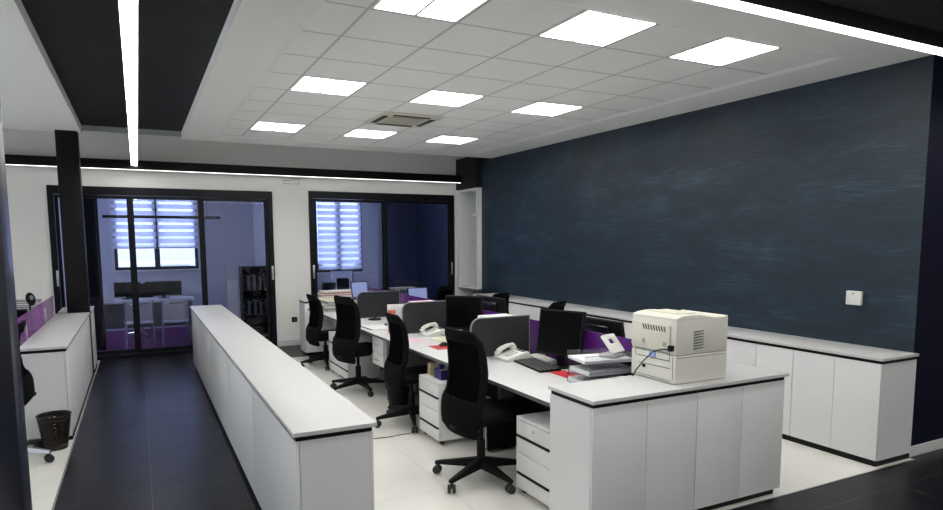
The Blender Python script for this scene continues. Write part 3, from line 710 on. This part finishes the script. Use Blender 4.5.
t = papers('open_notebook', 'open white notebook with a purple edge on the third desk', 'notebook', 2.47, 7.28, 2, .26, .42, DZ+.001, 'paper', .004, .004, .05)
B(-.134, -.128, -.21, .21, .0005, .009).build('cover_edge', 'purple', t)
t = thing('desk_lamp', 'dark folded desk lamp lying in front of the farthest charcoal screen', 'desk lamp', (2.70, 8.02, DZ+.001), -1.3)
MB().lathe([(0, .022), (.07, .02), (.085, .010), (.086, .0), (0, 0)], n=24).build('base', 'blackp', t)
MB().tube([(0, 0, .02), (.0, .05, .10), (.0, .16, .13), (.0, .26, .12)], .009).build('arm', 'blackp', t)
MB().tube([(0, .26, .115), (-.02, .34, .10), (-.04, .42, .07)], [.03, .035, .02]).build('lamp_head', 'blackp', t)
o = MB().lathe([(0, .024), (.05, .024), (.062, .016), (.064, .001), (0, .001)], n=26).build('tape_dispenser', 'edge', org=None); o.location = (2.69, 7.44, DZ+.0005); tag(o, 'dark round dish on the third desk beside the open notebook', 'dish')
# letter trays behind the printer
def tray(label, x, y, z, rz, n, mm='traywhite'):
    t = thing('letter_tray', label, 'letter tray', (x, y, z), rz, 'stacked letter trays beside the printer')
    w, d, h = .29, .40, .056
    g = MB(); g.box(-w/2, w/2, -d/2, d/2, 0, .003); g.box(-w/2, -w/2+.003, -d/2, d/2, .003, h); g.box(w/2-.003, w/2, -d/2, d/2, .003, h); g.box(-w/2, w/2, -d/2, -d/2+.003, .003, h)
    g.prism([(-w/2, h), (-w/2, h+.005), (w/2, h+.005), (w/2, h)], 'Y', -d/2-.006, -d/2+.003); g.box(-w/2-.006, -w/2+.003, -d/2, d/2, h, h+.004); g.box(w/2-.003, w/2+.006, -d/2, d/2, h, h+.004)
    g.build('tray', mm, t, smooth=False)
    for i in range(n):
        B(-w/2+.012, w/2-.012, -d/2+.012, d/2-.004, .0035+i*.004, .007+i*.004, mtx=Matrix.Rotation(random.uniform(-.02, .02), 4, 'Z')).build('papers', 'paper', t, smooth=False)
    for x in (-w/2+.01, w/2-.01):
        for y in (-d/2+.01, d/2-.01): MB().cyl((x, y, h+.004), (x, y, .081), .004, n=8).build('riser', 'clear', t) if z < DZ+.15 else None
    return t
tray('bottom letter tray of the stack beside the printer', 2.91, 3.64, DZ+.001, PI/2-.22, 9, 'clear')
tray('middle letter tray of the stack beside the printer', 2.92, 3.63, DZ+.088, PI/2-.10, 8, 'clear')
tray('top letter tray of the stack, holding white sheets under the hole punch', 2.91, 3.64, DZ+.172, PI/2-.19, 5, 'clear')
t = thing('hole_punch', 'large white hole punch standing on the top letter tray', 'hole punch', (2.98, 3.60, DZ+.200), PI/2+.30)
B(-.05, .05, -.06, .06, 0, .018, b=.005).build('base', 'phoneg', t)
g = MB(); R = Matrix.Translation((-.03, 0, .022)) @ Matrix.Rotation(-.85, 4, 'Y')
for a in ((-.005, .115, -.058, -.026), (-.005, .115, .026, .058)): g.box(a[0], a[1], a[2], a[3], 0, .018, b=.006, mtx=R)
g.box(-.005, .055, -.030, .030, 0, .018, b=.004, mtx=R); g.box(.088, .115, -.030, .030, 0, .018, b=.004, mtx=R); g.build('lever', 'phone', t)
g = MB(); g.cyl((-.02, -.04, .018), (-.02, -.04, .05), .008, n=12); g.cyl((-.02, .04, .018), (-.02, .04, .05), .008, n=12); g.build('punch_pins', 'chrome', t); t.scale = (1.3, 1.3, 1.3)
# printer
t = thing('printer', 'large cream laser printer standing on the worktop at the near desk end', 'printer', (3.19, 3.17, ZT), abs_=True)
x0, x1, y0, y1, z0, z1 = 2.955, 3.410, 2.965, 3.372, ZT+.004, 1.268
B(x0, x1, y0, y1, z0, 1.045, b=.006).build('lower_body', 'beige', t)
B(x0+.001, x1-.001, y0+.001, y1-.001, 1.049, z1, b=.006).build('upper_body', 'beige', t)
n_ = 12; pl = [(x0+.002, z1-.003)]+[(x0+.002+(x1-x0-.004)*i/n_, z1+.004+.026*math.sin(PI*min(1, (i/n_)*1.25+.12))**.8*(1 if i < 9 else .8) if 0 < i < n_ else z1+.012) for i in range(n_+1)]+[(x1-.002, z1-.003)]
MB().prism(pl, 'Y', y0+.003, y1-.003, bev=.002).build('top_cover', 'beige', t)
g = MB(); g.prism([(x0+.09, z1+.026), (x0+.25, z1+.028), (x0+.25, z1+.0325), (x0+.09, z1+.0315)], 'Y', y0+.08, y1-.06); g.build('output_recess', 'beiged', t)
# rear face (towards -X)
rc = B(x0-.014, x0-.001, y0+.045, y1-.012, 1.075, 1.235, b=.004).build('rear_cover', 'beiged', t)
g = MB()
for i in range(9):
    yy = y0+.075+i*.024; g.prism([(yy, 1.19), (yy+.010, 1.19), (yy+.022, 1.222), (yy+.012, 1.222)], 'X', x0-.016, x0-.0142)
g.build('vent_slots', 'vent', rc, smooth=False)
g = MB(); [g.box(x0-.016, x0-.0142, y0+a, y0+a+.028, 1.10+q, 1.104+q) for a in (.07, .26) for q in (0, .01, .02)]; g.build('latch_marks', 'vent', rc, smooth=False)
g = MB(); g.box(x0-.002, x0-.0005, y0+.05, y1-.04, 1.055, 1.058); g.box(x0-.002, x0-.0005, y0+.05, y1-.04, 1.005, 1.009); g.box(x0-.002, x0-.0005, y0+.05, y0+.053, 1.009, 1.055); g.box(x0-.002, x0-.0005, y1-.043, y1-.04, 1.009, 1.055)
g.box(x0-.002, x0-.0005, y0+.045, y1-.07, .958, .961); g.box(x0-.002, x0-.0005, y0+.02, y0+.023, .89, 1.04); g.box(x0-.002, x0-.0005, y0+.045, y1-.03, .880, .883); g.build('panel_seams', 'vent', t, smooth=False)
B(x0-.004, x0-.0005, y1-.14, y1-.11, .930, .953, b=.001).build('latch', 'blackp', t)
B(x0-.018, x0-.0005, y1-.235, y1-.185, 1.015, 1.050, b=.004).build('connector', 'laplid', t)
g = MB(); g.box(x0-.035, x0-.0005, y0+.012, y0+.04, 1.075, 1.112, b=.005); g.build('power_plug', 'blackp', t)
MB().tube([(x0-.035, y0+.03, 1.09), (x0-.05, y0+.07, 1.085), (x0-.06, y0+.14, 1.06), (x0-.06, y0+.22, .99), (x0-.055, y0+.30, .91), (x0-.05, y0+.325, .875), (x0-.06, y0+.33, .868)], .004).build('power_cord', 'wire', t)
g = MB()   # side vent and join line on the face towards the camera
for i in range(7): g.prism([(x0+.15, 1.075+i*.018), (x0+.235, 1.083+i*.018), (x0+.235, 1.089+i*.018), (x0+.15, 1.085+i*.018)], 'Y', y0-.002, y0+.0)
g.build('side_vent', 'mgrey', t, smooth=False)
g = MB(); g.box(x0+.01, x1-.03, y0-.0015, y0, 1.030, 1.0325); g.build('side_seam', 'vent', t, smooth=False)
# second-desk papers behind screens
def binder(label, x, y, z, rz, m):
    t = thing('ring_binder', label, 'binder', (x, y, z), rz)
    B(-.035, .035, -.14, .14, 0, .005).build('spine', m, t); B(-.035, -.031, -.14, .14, .005, .31).build('cover', 'paper', t); B(.031, .035, -.14, .14, .005, .31).build('cover', m, t)
    B(-.030, .030, -.13, .13, .0055, .295).build('papers', 'paper', t)
binder('white binder standing behind the left edge of the middle charcoal screen', 2.60, 6.83, DZ+.001, 1.45, 'paper')
papers('paper_stack', 'thick pile of white papers behind the nearest charcoal screen', 'papers', 2.90, 5.13, 40, .30, .21, DZ+.001, 'paper', .004, .0085, 0, None)
papers('paper_stack', 'pile of pink and white papers behind the middle charcoal screen', 'papers', 2.88, 6.82, 26, .28, .20, DZ+.001, 'paper', .006, .0128, 0, ['paper', 'paperp'])
def laptop(label, loc, rz, w=.33, h=.24, open_=.15, cat='laptop'):
    t = thing('laptop', label, cat, loc, rz)
    B(0, h, -w/2, w/2, 0, .018, b=.003).build('keyboard_base', 'blackp', t)
    R = Matrix.Translation((0, 0, .02)) @ Matrix.Rotation(-open_, 4, 'Y')
    ld = B(-.008, 0, -w/2, w/2, 0, h, b=.002, mtx=R).build('lid', 'blackp', t)
    B(.0004, .0015, -w/2+.014, w/2-.014, .014, h-.012, mtx=R).build('display', 'laplid', ld)
    return t
laptop('black laptop with a blue lit display, raised beside the large paper stack', (2.80, 8.92, DZ+.20), -1.2, w=.30, h=.23)
papers('paper_stack', 'white paper pile under the laptop on the farthest desk', 'papers', 2.78, 8.80, 16, .30, .32, DZ+.001, 'paper', .004, .0121)
laptop('black laptop with a blue lit display behind the middle charcoal screen', (3.33, 8.05, DZ+.17), -1.5, w=.30, h=.21)
papers('paper_stack', 'white paper pile under the laptop in the right desk row', 'papers', 3.40, 7.93, 16, .34, .30, DZ+.001, 'paper', .004, .0115)
papers('paper_stack', 'wide stack of folders and papers on the farthest left desk', 'papers', 2.58, 9.50, 14, .42, .58, DZ+.001, 'paper', .03, .012, 0, ['paper', 'papery', 'paper', 'lgrey'])
papers('paper_stack', 'orange edged folder pile lying on the far end worktop', 'papers', 2.88, 10.15, 10, .70, .30, ZT+.001, 'paper', .015, .012, 0, ['paper', 'orange', 'paper'])
# pedestal top items
t = thing('storage_box', 'dark blue open box of small things on the second pedestal', 'box', (2.37, 5.13, .557), 0)
g = MB(); g.box(-.075, .075, -.075, .075, 0, .004); g.box(-.075, -.071, -.075, .075, .004, .085); g.box(.071, .075, -.075, .075, .004, .085); g.box(-.071, .071, -.075, -.071, .004, .085); g.box(-.071, .071, .071, .075, .004, .085); g.build('tray', 'blue', t, smooth=False)
for i, (x, y, m_) in enumerate(((-.035, -.03, 'kraft'), (.02, .03, 'papery'), (.03, -.035, 'lgrey'), (-.03, .03, 'blue'))): B(x-.025, x+.025, y-.025, y+.025, .005, .085+.014*i, b=.006).build('packet', m_, t)
t = thing('file_box', 'cream file holder on the second pedestal beside the blue box', 'file holder', (2.36, 5.33, .557), 0)
g = MB(); g.box(-.06, .06, -.035, -.031, 0, .11); g.box(-.06, .06, .031, .035, 0, .11); g.box(-.06, -.056, -.031, .031, 0, .07); g.box(-.056, .06, -.031, .031, 0, .003); g.build('holder', 'kraft', t, smooth=False); B(-.05, .05, -.028, .028, .004, .10).build('papers', 'papery', t)
# under the second desk: bin and computer
def bin_(label, loc, rb, rt, h, m, holes):
    t = thing('waste_basket', label, 'waste basket', loc)
    g = MB(); n = 40; rowsn = 14 if holes else 1
    P = lambda r, a, z: (r*math.cos(a), r*math.sin(a), z)
    tb = bmesh.new()
    zs = [h*.12+(h*.78)*i/rowsn for i in range(rowsn+1)]
    R_ = lambda z: rb+(rt-rb)*z/h
    for i in range(rowsn):
        for k in range(n):
            if holes and .30*h < zs[i] < .82*h and i % 2 == 0 and k % 2 == 0 and (k//2) % 5 < 3: continue
            a, b_ = 2*PI*k/n, 2*PI*(k+1)/n
            tb.faces.new([tb.verts.new(P(R_(z), q, z)) for q, z in ((a, zs[i]), (b_, zs[i]), (b_, zs[i+1]), (a, zs[i+1]))])
    bmesh.ops.remove_doubles(tb, verts=tb.verts, dist=1e-5); g._add(tb)
    g.lathe([(0, .003), (rb, .003), (R_(h*.12), h*.12)], n=n); g.lathe([(R_(h*.9), h*.9), (rt, h)], n=n); 
    o = g.build('basket', m, t); md = o.modifiers.new('thickness', 'SOLIDIFY'); md.thickness = .0022; md.offset = -1
    r = MB(); ring = [(rt+.004*math.cos(q), h+.004*math.sin(q)) for q in [2*PI*i/8 for i in range(9)]]; r.lathe(ring, n=n); r.build('rim', m, t)
    return t
bin_('dark brown perforated waste basket at left, before the low cabinet', (-.715, 6.47, 0), .088, .128, .30, 'brown', True)
bin_('black waste basket under the second desk behind the chair', (2.36, 6.28, 0), .10, .125, .27, 'blackp', False)
t = thing('computer_tower', 'black computer tower on the floor under the second desk', 'computer', (2.75, 6.19, 0), abs_=True)
B(2.556, 2.95, 6.11, 6.29, .02, .42, b=.006).build('case', 'blackp', t); B(2.55, 2.5555, 6.115, 6.285, .025, .415, b=.002).build('front_panel', 'gloss', t)
for q in (.30, .34): B(2.546, 2.5495, 6.13, 6.27, q, q+.03, b=.001).build('drive_bay', 'edge', t)
g = MB(); [g.cyl((x, y, .001), (x, y, .021), .012, n=10) for x in (2.58, 2.92) for y in (6.14, 6.26)]; g.build('feet', 'rubber', t)
t = thing('computer_tower', 'computer tower with silver trim under the front desk behind the nearest chair', 'computer', (2.7, 4.7, 0), abs_=True)
B(2.52, 2.90, 4.62, 4.80, .02, .40, b=.006).build('case', 'blackp', t); B(2.514, 2.5195, 4.63, 4.79, .03, .39, b=.002).build('front_panel', 'edge', t); B(2.511, 2.5135, 4.635, 4.65, .04, .38).build('trim_strip', 'silver', t)
g = MB(); [g.cyl((x, y, .001), (x, y, .021), .012, n=10) for x in (2.55, 2.87) for y in (4.65, 4.77)]; g.build('feet', 'rubber', t)
o = MB().tube([(1.75, 5.44, .004), (1.95, 5.42, .004), (2.18, 5.44, .004), (2.45, 5.62, .004), (2.7, 5.8, .004)], .0035).build('floor_cable', 'wire'); tag(o, 'thin dark cable lying across the white floor by the second chair', 'cable')

# ------------------------------------------------------------------ left work place
t = thing('desk', 'white desk behind the low cabinets at the far left, mostly hidden by the column', 'desk', (-1.4, 8.0, 0), abs_=True)
B(-1.80, -1.015, 6.55, 9.6, DZ-.024, DZ, b=.001).build('tabletop', 'wtop', t)
for y in (6.58, 9.54): B(-1.70, -1.05, y, y+.03, .002, DZ-.025).build('leg', 'mgrey', t)
t = thing('desk_divider', 'purple tinted divider clamped along the left edge of the low cabinets', 'divider', (-.985, 8.1, .7), abs_=True)
B(-.997, -.987, 6.95, 9.7, .80, 1.09, b=.002).build('panel', 'lilac', t)
for y in (7.3, 8.75): B(-.986, -.968, y-.02, y+.02, .85, 1.02, b=.003).build('clamp', 'silver', t)
monitor('black monitor at the far left, half hidden by the column', (-1.20, 7.55, DZ), -1.2, w=.44, h=.28, lift=.09)
t = chair('black swivel chair at the left edge with a polished base', (-1.055, 6.20, 0), PI, bh=.83, metal='silver', group=None, rise=.11); turn_base(t, -.65)
t = thing('desk_fan', 'small dark desk fan with a grey head above the left divider', 'fan', (-1.13, 8.85, DZ+.001), 0)
MB().lathe([(0, .02), (.07, .018), (.08, .0), (0, 0)], n=24).build('base', 'blackp', t); MB().cyl((0, 0, .018), (0, 0, .33), .014, n=12).build('stem', 'blackp', t)
MB().lathe([(0, -.03), (.05, -.025), (.085, 0), (.05, .03), (0, .035)], n=20).xf(Matrix.Translation((0.02, 0, .40)) @ Matrix.Rotation(1.1, 4, 'X') @ Matrix.Rotation(.5, 4, 'Y')).build('head', 'blackp', t)
MB().lathe([(0, .04), (.03, .038), (.03, .045), (0, .05)], n=16).xf(Matrix.Translation((0.02, 0, .40)) @ Matrix.Rotation(1.1, 4, 'X') @ Matrix.Rotation(.5, 4, 'Y')).build('cap', 'lgrey', t); t.scale = (.62, .62, .95)
papers('paper_stack', 'white paper pile on the desk beyond the left divider', 'papers', -1.25, 9.3, 28, .34, .26, DZ+.001, 'paper', .012, .012, 0, ['paper', 'lgrey'])
o = B(-1.30, -1.06, 6.75, 6.95, DZ+.001, DZ+.10, b=.01).build('box', 'red', org=(-1.18, 6.85, DZ)); tag(o, 'small red box on the left desk behind the chair', 'box')

# ------------------------------------------------------------------ meeting room behind the left doors
t = thing('meeting_table', 'pale table with a grey front panel in the meeting room', 'table', (.1, 12.6, 0), abs_=True)
B(-.95, .86, 12.35, 13.15, .725, .755, b=.003).build('tabletop', 'white', t)
B(-.90, .80, 12.42, 12.44, .30, .724).build('front_panel', 'mgrey', t)
for x in (-.9, .76):
    for y in (12.45, 13.05): B(x, x+.05, y, y+.05, .0, .724).build('leg', 'silver', t)
def wchair(label, loc, rz):
    t = thing('side_chair', label, 'chair', loc, rz, 'white chairs at the meeting table')
    for x in (-.19, .19):
        for y in (-.19, .19):
            MB().tube([(x*1.08, y*1.12, .001), (x, y, .44)], [.012, .014], n=8).build('leg', 'silver', t)
    B(-.215, .215, -.21, .21, .44, .465, b=.01).build('seat', 'white', t)
    MB().tube([(-.20, -.20, .46), (-.205, -.245, .82)], .012).build('back_post', 'silver', t); MB().tube([(.20, -.20, .46), (.205, -.245, .82)], .012).build('back_post', 'silver', t)
    MB().sheet(lambda u, v: ((u-.5)*.38, -.215-.03*v-.02*(1-(2*u-1)**2), .50+.30*v), 8, 4, .012).build('backrest', 'white', t)
    g = MB(); g.tube([(-.12, -.262, .77), (-.10, -.285, .775), (.10, -.285, .775), (.12, -.262, .77)], .008); g.build('handle', 'chrome', t)
    return t
wc = wchair('white slim chair at the meeting table, right one seen through the left doors', (.50, 11.82, 0), 0)
dup(wc, (-.04, 11.90, 0), .05, 'white slim chair at the meeting table, left one crossed by the door mullion')
monitor('dark wide monitor at the left of the meeting table', (-.20, 12.95, .756), -PI/2, w=.42, h=.26, lift=.04, group='monitors in the meeting room')
monitor('dark wide monitor at the right of the meeting table', (.38, 12.95, .756), -PI/2, w=.60, h=.26, lift=.04, group='monitors in the meeting room')
papers('paper_stack', 'white sheets on the right part of the meeting table', 'papers', .62, 12.55, 3, .35, .25, .756, 'paper', .02, .003)
o = B(-.60, -.40, 12.50, 12.52, .756, .90, mtx=None).build('name_card', 'paper', org=(-.5, 12.5, .756)); tag(o, 'blank upright white card on the left part of the meeting table', 'card')
t = thing('swivel_chair', 'black swivel chair with chrome star base behind the meeting table', 'chair', (.0, 13.55, 0), 0)
g = MB()
for k in range(5): g.tube([(0, 0, .09), (.30*math.cos(k*2*PI/5), .30*math.sin(k*2*PI/5), .05)], [.02, .012])
g.build('star_base', 'chrome', t)
g = MB(); [g.cyl((.30*math.cos(k*2*PI/5)-.01, .30*math.sin(k*2*PI/5), .025), (.30*math.cos(k*2*PI/5)+.01, .30*math.sin(k*2*PI/5), .025), .024, n=12) for k in range(5)]; g.build('castors', 'rubber', t)
MB().cyl((0, 0, .08), (0, 0, .44), .02).build('gas_column', 'chrome', t); B(-.23, .23, -.23, .23, .44, .50, b=.02).build('seat', 'blackf', t); B(-.22, .22, .20, .24, .52, .98, b=.02).build('backrest', 'blackf', t)
t = thing('square_column', 'black column standing inside the meeting room near the left doors', 'column', (-.65, 12.6, 0), abs_=True)
B(-.745, -.545, 12.35, 12.33+.2, .001, 2.99, b=.004).xf(Matrix.Translation((0, -.25, 0))).build('shaft', 'black', t)
t = thing('pendant_lamp', 'slim black bar lamp hanging unlit over the meeting table', 'pendant lamp', (.43, 12.6, 2.17), abs_=True)
B(-.50, 1.36, 12.57, 12.63, 2.17, 2.22, b=.006).build('bar', 'black', t)
for x in (-.3, 1.14): MB().cyl((x, 12.6, 2.22), (x, 12.6, 2.999), .003, n=6).build('wire', 'wire', t)
t = thing('flip_chart', 'pale flip chart leaning beside the added dark shelves in the meeting room', 'flip chart', (1.42, 11.9, 0), abs_=True)
R = Matrix.Translation((1.43, 12.0, 0)) @ Matrix.Rotation(.10, 4, 'X')
B(-.10, .10, -.01, .01, .35, 1.36, b=.004, mtx=R).build('board', 'wallr', t); B(-.085, .085, -.014, -.011, .40, 1.10, mtx=R).build('sheets', 'paper', t)
for x in (-.09, .09): MB().tube([R @ Vector((x, .012, 0.01)), R @ Vector((x, .012, 1.3))], .010).build('leg', 'lgrey', t)
MB().tube([(1.43, 12.42, 0.012), (1.43, 11.91, 1.25)], .010).build('leg', 'lgrey', t)
t = thing('reflection_bookcase', 'dark added shelves standing in for the office reflected in the left glass doors', 'bookcase', (1.85, 11.9, 0), abs_=True)  # made-up bookcase in place of the office's dark reflection in the glass
g = MB(); g.box(1.58, 1.60, 11.75, 12.15, .002, 1.33); g.box(2.20, 2.22, 11.75, 12.15, .002, 1.33); g.box(1.60, 2.20, 12.13, 12.15, .002, 1.33); g.box(1.60, 2.20, 11.75, 12.13, 1.31, 1.33); g.build('carcass', 'blackp', t, smooth=False)
for z in (.05, .46, .90): B(1.601, 2.199, 11.76, 12.128, z, z+.02).build('shelf', 'blackp', t)
def files(label, m, x, z, n, w=.045):  # added binders that fill the stand-in shelves
    for i in range(n):
        o = B(x+i*(w+.004), x+i*(w+.004)+w, 11.82, 12.08, z, z+.26-.02*(i % 3), b=.003).build('ring_binder', m if i % 2 else 'blackp', org=(x+i*(w+.004), 11.95, z)); tag(o, label, 'binder', label)
files('added dark binders on the middle shelf of the reflection stand-in', 'edge', 1.62, .481, 9)
files('added dark binders on the top shelf of the reflection stand-in', 'mgrey', 1.62, .921, 7)

# ------------------------------------------------------------------ office behind the right doors
t = thing('desk', 'dark cluttered desk in the office behind the right glass doors', 'desk', (4.3, 13.1, 0), abs_=True)
B(3.10, 5.55, 12.7, 13.4, .70, .73, b=.003).build('tabletop', 'blackp', t); B(3.15, 5.50, 12.75, 12.77, .25, .699).build('front_panel', 'mgrey', t)
for x in (3.15, 5.44): B(x, x+.05, 13.2, 13.25, .001, .699).build('leg', 'blackp', t)
t = thing('swivel_chair', 'pale mesh chair with chrome frame in the office behind the right glass doors', 'chair', (4.02, 13.85, 0), 0)
g = MB()
for k in range(5): g.tube([(0, 0, .09), (.30*math.cos(k*2*PI/5), .30*math.sin(k*2*PI/5), .05)], [.02, .012])
g.build('star_base', 'chrome', t)
g = MB(); [g.cyl((.30*math.cos(k*2*PI/5)-.01, .30*math.sin(k*2*PI/5), .025), (.30*math.cos(k*2*PI/5)+.01, .30*math.sin(k*2*PI/5), .025), .024, n=12) for k in range(5)]; g.build('castors', 'rubber', t)
MB().cyl((0, 0, .08), (0, 0, .44), .02).build('gas_column', 'chrome', t); B(-.23, .23, -.23, .23, .44, .49, b=.02).build('seat', 'lgrey', t)
MB().sheet(lambda u, v: ((u-.5)*.44, .24+.04*v, .52+.58*v), 8, 6, .01).build('backrest', 'wallr', t)
for x in (-.24, .24): MB().tube([(x, .0, .48), (x, .24, .52), (x, .29, 1.12)], .012).build('frame_tube', 'chrome', t)
papers('paper_stack', 'loose papers and rolls on the dark office desk', 'papers', 5.0, 13.0, 5, .5, .3, .731, 'paper', .03, .008, 0, ['paper', 'kraft', 'lgrey'])
for i, (x, w_, h_) in enumerate(((3.30, .24, .20), (3.60, .22, .28))):
    o = B(x, x+w_, 12.90, 13.10, .731, .731+h_, b=.02).build('storage_box', 'blackp', org=(x, 13, .731)); tag(o, ['low black box at the left end of the dark office desk', 'taller black box beside the low one on the dark office desk'][i], 'box')
o = B(2.435, 2.495, 6.70, 6.78, DZ+.001, DZ+.262, b=.004).build('carton', 'orange', org=(2.465, 6.74, DZ)); tag(o, 'small orange carton by the left edge of the middle charcoal screen', 'carton')
